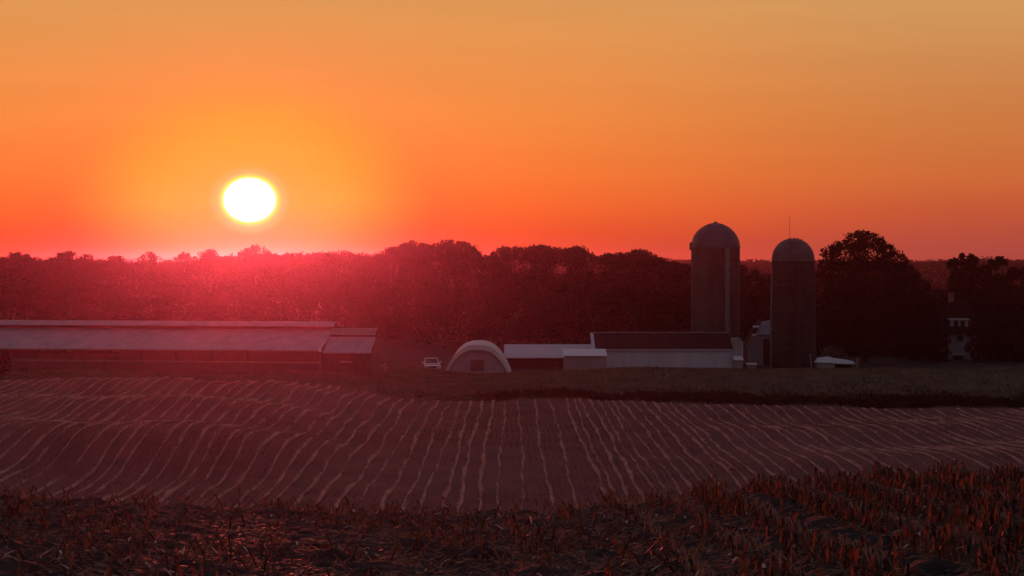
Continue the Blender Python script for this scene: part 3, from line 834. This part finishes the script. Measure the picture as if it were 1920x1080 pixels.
for i in range(5):
    q = MB(); q.lathe([(.02, .16), (.1, .12), (.12, -.1)], 10, (-.75 + i * .42, -.3, zt2 - .03 - .045 * (i - 2) ** 2)); q.build('roof_bracket', M['dome_dark'], s2)
q = MB(); q.tube([(-r2 * 1.05 - .02, -.6, -.5), (-r2 * 1.05 - .02, -.6, at(0, 598, 228).z - s2.location.z), (-r2 - .02, -.6, zb2 - 1)], .13, 10); q.build('fill_pipe', M['steel'], s2, smooth=True)
q = MB(); q.tube([(.12, -r2 * 1.09 - .25, -.3), (.12, -r2 - .2, zb2 - .3)], .3, 12); q.build('chute', M['stave_dark'], s2, smooth=True)

# ---------------------------------------------------------------- feed house between the silos
d = 233
fh = empty('feed_house', ((1424 - 960) / F * d, d, 0))
tag(fh, 'tall grey feed house with a steep roof between the two silos', 'shed')
P = lambda px, py: (lx(px, d, fh), at(0, py, d).z)
poly = [(P(1400, 690)[0], -1), P(1402, 655), P(1412, 629), P(1447, 627), (P(1447, 690)[0], -1)]
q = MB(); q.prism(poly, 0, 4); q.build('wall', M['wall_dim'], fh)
a, b, c = P(1418, 627.5), P(1450, 606), P(1450, 597)
o = MB(); o.slab([(P(1417, 0)[0], -.3, P(0, 627)[1]), (P(1452, 0)[0], -.3, P(0, 627)[1]), (P(1452, 0)[0], 2.0, P(0, 600)[1]), (P(1428, 0)[0], 2.0, P(0, 604)[1])], .1); o.build('roof', M['roof_dull'], fh)
q = MB(); q.tube([(P(1392, 0)[0], -.6, P(0, 652)[1]), (P(1409, 0)[0], -.4, P(0, 620)[1]), (P(1428, 0)[0], 1.2, P(0, 602)[1])], .24, 10); q.build('conveyor', M['wood_dark'], fh, smooth=True)
x0_, z0_ = P(1411, 613)
q = MB(); q.slab([(x0_, -.75, z0_), (x0_ + .75, -.75, z0_), (x0_ + .72, -.35, z0_ + .16), (x0_ - .03, -.35, z0_ + .16)], .05); q.build('vent_hood', M['roof_white'], fh)
q = MB(); q.box(P(1431, 0)[0], P(1445, 0)[0], -.05, -.003, -1, P(0, 636)[1]); q.build('door', M['inside'], fh)

tr = at(1409, 686, 222)
tg = empty('water_trough', (tr.x, tr.y, gz(tr.x, tr.y) + .0))
tag(tg, 'small low trough with a pale rim in front of the feed house', 'trough')
zt_ = at(0, 681, 222).z - tg.location.z
q = MB(); q.box(-.55, .55, -.35, .35, -.3, zt_ - .12); q.build('basin', M['steel'], tg)
q = MB(); q.slab([(-.62, -.42, zt_ - .1), (.62, -.42, zt_ - .1), (.62, .42, zt_), (-.62, .42, zt_)], .06); q.build('lid', M['roof_white'], tg)

# ---------------------------------------------------------------- low pale shelter right of the silos
d = 226
sh = empty('low_shelter', ((1564 - 960) / F * d, d, 0))
tag(sh, 'low shelter with a sagging pale roof at the foot of the tallest tree', 'shelter')
P = lambda px, py: (lx(px, d, sh), at(0, py, d).z)
q = MB(); xs = [1527, 1540, 1556, 1570, 1590, 1604]; yt = [676.5, 672.5, 670.5, 674, 676.5, 679.5]; yb = [678.5, 679.5, 679.5, 681, 682, 681.5]
vs = []
for x_, a_, b_ in zip(xs, yt, yb):
    vs += [(P(x_, 0)[0], 0, P(0, b_)[1]), (P(x_, 0)[0], 1.8, P(0, a_)[1] + .06), (P(x_, 0)[0], 1.8, P(0, a_)[1] - .05), (P(x_, 0)[0], 0, P(0, b_)[1] - .06)]
fs = []
for i in range(len(xs) - 1):
    for k in range(4): fs.append((4 * i + k, 4 * i + 4 + k, 4 * i + 4 + (k + 1) % 4, 4 * i + (k + 1) % 4))
fs += [(0, 1, 2, 3), (23, 22, 21, 20)]
q.add(vs, fs); q.build('roof', M['roof_white'], sh)
q = MB(); q.box(P(1532, 0)[0], P(1566, 0)[0], .25, .35, -1, P(0, 680)[1] - .1); q.build('front_panel', M['wall_dim'], sh)
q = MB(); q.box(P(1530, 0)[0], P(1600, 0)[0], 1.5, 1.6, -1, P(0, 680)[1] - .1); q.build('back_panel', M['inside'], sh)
for x_ in (1529, 1602):
    q = MB(); q.tube([(P(x_, 0)[0], .1, -1), (P(x_, 0)[0], .1, P(0, 680.5)[1])], .05, 7); q.build('post', M['wood_grey'], sh)
def post(px, ytop, d, lean, label, r=.07):
    p = at(px, ytop, d); g = gz(p.x, p.y); o = empty('fence_post', (p.x, p.y, g)); tag(o, label, 'post'); h = p.z - g
    q = MB(); q.tube([(lean * .8, 0, -.4), (lean * .4, 0, h * .5), (0, 0, h)], [r * 1.1, r, r * .9], 8); q.build('shaft', M['wood_grey'], o, smooth=True)
    q = MB(); q.lathe([(.005, h + .05), (r * .7, h + .03), (r * .95, h - .04)], 8); q.build('cap', M['wood_grey'], o)
post(1519, 664, 222, .25, 'leaning weathered post at the foot of the shorter silo')
post(1607, 671, 224, 0, 'short pale post just right of the low pale shelter', .11)

# ---------------------------------------------------------------- house among the trees
d = 246
ho = empty('house', ((1797 - 960) / F * d, d, 0))
tag(ho, 'old house with a white dormer window half hidden by dark trees', 'house')
P = lambda px, py: (lx(px, d, ho), at(0, py, d).z)
xl, xr = P(1762, 0)[0], P(1842, 0)[0]; ze = P(0, 624)[1]
q = MB(); q.box(xl, xr, 0, 6.5, -1, ze - .05); q.build('wall', M['house_wall'], ho)
zr = at(0, 563, d + 3).z
q = MB(); q.add([(xl - .5, -.5, ze - .1), (xr + .5, -.5, ze - .1), (xr + .5, 7, ze - .1), (xl - .5, 7, ze - .1), (P(1793, 0)[0], 3.2, zr), (P(1822, 0)[0], 3.2, zr)],
                [(0, 1, 5, 4), (1, 2, 5), (2, 3, 4, 5), (3, 0, 4), (3, 2, 1, 0)]); rf = q.build('roof', M['roof_house'], ho)
q = MB(); q.box(P(1790, 0)[0], P(1799, 0)[0], 3.0, 3.6, zr - .6, at(0, 549, d + 3).z); q.build('chimney', M['brick'], rf)
# dormer
xa, xb = P(1783, 0)[0], P(1816, 0)[0]; z_a, z_b = P(0, 617)[1], P(0, 599.5)[1]
q = MB(); q.box(xa, xb, .3, 3, z_a, z_b); dm = q.build('dormer', M['white_trim'], ho)
q = MB(); q.slab([(xa - .18, .05, z_b + .02), (xb + .18, .05, z_b + .02), (xb + .18, 3.1, z_b + .35), (xa - .18, 3.1, z_b + .35)], .1); q.build('dormer_roof', M['white_trim'], dm)
for (p0, p1) in ((1789.5, 1797.5), (1802, 1810)):
    q = MB(); q.box(P(p0, 0)[0], P(p1, 0)[0], .27, .297, z_a + .2, z_b - .12); q.build('window', M['glass'], dm)
q = MB(); q.box(P(1794, 0)[0], P(1805, 0)[0], -.04, -.004, P(0, 639)[1], P(0, 629)[1]); q.build('window', M['glass'], ho)
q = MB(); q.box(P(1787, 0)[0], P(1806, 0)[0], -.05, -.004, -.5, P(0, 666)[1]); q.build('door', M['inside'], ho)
q = MB(); q.slab([(P(1783, 0)[0], -1.0, P(0, 665)[1]), (P(1811, 0)[0], -1.0, P(0, 665)[1]), (P(1809, 0)[0], -.02, P(0, 661)[1]), (P(1785, 0)[0], -.02, P(0, 661)[1])], .1); q.build('porch_roof', M['house_wall'], ho)

# ---------------------------------------------------------------- evening haze, tinted to imitate lens glare round the sun
q = MB(); q.box(-1000, 1000, -40, 1500, ground_low - 1, 18.25)
hm = bpy.data.materials.new('haze'); hm.use_nodes = True; nt = hm.node_tree
nt.nodes.remove(nt.nodes['Principled BSDF'])
pv = nt.nodes.new('ShaderNodeVolumePrincipled')
pv.inputs['Color'].default_value = (.95, .47, .70, 1)
pv.inputs['Density'].default_value = HAZE_D = .000145
pv.inputs['Anisotropy'].default_value = .935
nt.links.new(pv.outputs[0], nt.nodes['Material Output'].inputs['Volume'])
hb = q.build('haze', hm); tag(hb, kind='stuff')
hb['label'] = 'thin evening haze over the farm, tinted to imitate lens glare round the sun'

# ---------------------------------------------------------------- sky
world = bpy.data.worlds.new('World'); scene.world = world; world.use_nodes = True
nt = world.node_tree; N = nt.nodes; Lk = nt.links
bg = N['Background']
def node(t, **kw):
    o = N.new(t)
    for k_, v_ in kw.items(): setattr(o, k_, v_)
    return o
def math_(op, a, b=None, clamp=False):
    o = node('ShaderNodeMath', operation=op, use_clamp=clamp)
    for i, v_ in enumerate((a, b)):
        if v_ is None: continue
        if isinstance(v_, (int, float)): o.inputs[i].default_value = v_
        else: Lk.new(v_, o.inputs[i])
    return o.outputs[0]
def mrange(v, a, b, c=0, d_=1):
    o = node('ShaderNodeMapRange', interpolation_type='SMOOTHSTEP')
    Lk.new(v, o.inputs[0]); o.inputs[1].default_value = a; o.inputs[2].default_value = b; o.inputs[3].default_value = c; o.inputs[4].default_value = d_
    return o.outputs[0]
def mix(fac, a, b):
    o = node('ShaderNodeMix', data_type='RGBA')
    if isinstance(fac, (int, float)): o.inputs[0].default_value = fac
    else: Lk.new(fac, o.inputs[0])
    for i, v_ in ((6, a), (7, b)):
        if isinstance(v_, tuple): o.inputs[i].default_value = (*v_, 1)
        else: Lk.new(v_, o.inputs[i])
    return o.outputs[2]
def lin(r, g, b):
    f = lambda c: (c / 255 / 12.92) if c / 255 <= .04045 else ((c / 255 + .055) / 1.055) ** 2.4
    return (f(r), f(g), f(b))
tc = node('ShaderNodeTexCoord'); sep = node('ShaderNodeSeparateXYZ'); Lk.new(tc.outputs['Generated'], sep.inputs[0])
el = math_('MULTIPLY', math_('ARCSINE', sep.outputs[2]), 57.29578)
az = math_('MULTIPLY', math_('ARCTAN2', sep.outputs[0], sep.outputs[1]), 57.29578)
def ramp(stops):
    r = node('ShaderNodeValToRGB'); e = r.color_ramp.elements
    while len(e) < len(stops): e.new(.5)
    for el_, (p, c_) in zip(e, stops): el_.position = (p + 2) / 22; el_.color = (*lin(*c_), 1)
    Lk.new(math_('DIVIDE', math_('ADD', el, 2), 22), r.inputs[0])
    return r.outputs[0]
left = ramp([(-2, (140, 55, 40)), (.3, (222, 74, 40)), (.9, (236, 84, 34)), (1.5, (246, 102, 38)), (2.6, (250, 122, 50)), (4.3, (246, 140, 64)), (7.5, (224, 152, 84)), (12, (180, 140, 105)), (20, (110, 105, 112))])
right = ramp([(-2, (120, 50, 50)), (.3, (174, 76, 64)), (.9, (184, 80, 58)), (1.5, (196, 88, 54)), (2.6, (206, 108, 56)), (4.3, (206, 124, 66)), (7.5, (210, 152, 92)), (12, (170, 135, 105)), (20, (105, 103, 112))])
sunset = mix(mrange(az, -3, 15), left, right)
dz_ = math_('SUBTRACT', az, SUN_AZ); de_ = math_('SUBTRACT', el, SUN_EL)
def ell(rx, ry):
    return math_('SQRT', math_('ADD', math_('POWER', math_('ABSOLUTE', math_('DIVIDE', dz_, rx)), 2), math_('POWER', math_('ABSOLUTE', math_('DIVIDE', de_, ry)), 2)))
glow = ell(5.0, 3.5)
sunset = mix(mrange(glow, 1.15, .45), sunset, mix(mrange(el, 2.0, .1), lin(240, 160, 36), lin(175, 118, 6)))
ring = ell(.74, .63)
sunset = mix(mrange(ring, 1.75, 1.25), sunset, lin(255, 172, 90))
sunset = mix(mrange(ring, 1.34, 1.04), sunset, (1.2, .86, .10))
disc = mix(mrange(ring, 1.10, .84), sunset, (4.0, 3.9, 3.6))
nish = node('ShaderNodeTexSky', sky_type='NISHITA')
nish.sun_disc = False; nish.sun_elevation = R(SUN_EL); nish.sun_rotation = R(SUN_AZ); nish.air_density = 1.6; nish.dust_density = 3; nish.ozone_density = 2
ns = node('ShaderNodeVectorMath', operation='SCALE'); Lk.new(nish.outputs[0], ns.inputs[0]); ns.inputs['Scale'].default_value = .15
# the red western sky gives way to the clear Nishita sky overhead and behind
wfac = math_('MULTIPLY', mrange(el, 22, 9), mrange(math_('ABSOLUTE', dz_), 75, 30))
mauve = node('ShaderNodeVectorMath', operation='ADD'); Lk.new(ns.outputs[0], mauve.inputs[0]); mauve.inputs[1].default_value = (.055, .032, .052)
final = mix(wfac, mauve.outputs[0], disc)
sn = node('ShaderNodeTexNoise'); mp_ = node('ShaderNodeMapping'); mp_.inputs['Scale'].default_value = (5, 5, 60)
Lk.new(tc.outputs['Generated'], mp_.inputs['Vector']); Lk.new(mp_.outputs[0], sn.inputs['Vector']); sn.inputs['Scale'].default_value = 1.2; sn.inputs['Detail'].default_value = 4
st_ = node('ShaderNodeVectorMath', operation='SCALE'); Lk.new(final, st_.inputs[0]); Lk.new(mrange(sn.outputs['Fac'], .2, .8, .975, 1.025), st_.inputs['Scale'])
final = st_.outputs[0]
Lk.new(final, bg.inputs['Color']); bg.inputs['Strength'].default_value = 1.0

sl = bpy.data.lights.new('sun', 'SUN'); sl.energy = 1.4; sl.angle = R(.6); sl.color = (1, .115, .10)
so = bpy.data.objects.new('sun', sl); col.objects.link(so)
sd_ = Vector((math.sin(R(SUN_AZ)) * math.cos(R(SUN_EL)), math.cos(R(SUN_AZ)) * math.cos(R(SUN_EL)), math.sin(R(SUN_EL))))
so.rotation_euler = sd_.to_track_quat('Z', 'Y').to_euler(); so.location = (-40, 0, 60)

# ---------------------------------------------------------------- camera and output
cd = bpy.data.cameras.new('camera'); cam = bpy.data.objects.new('camera', cd); col.objects.link(cam)
cam.location = (0, 0, CAM_Z); cam.rotation_euler = (R(90), 0, 0)
cd.sensor_width = 36; cd.lens = 36 * F / 1920; cd.shift_y = -(540 - HOR) / 1920
cd.clip_end = 12000; cd.clip_start = .1
scene.camera = cam
scene.view_settings.view_transform = 'Standard'; scene.view_settings.look = 'None'
scene.view_settings.gamma = 1; scene.view_settings.exposure = 0
try:
    scene.cycles.use_denoising = True
    scene.cycles.max_bounces = 6; scene.cycles.volume_bounces = 1; scene.cycles.transparent_max_bounces = 4
except Exception: pass
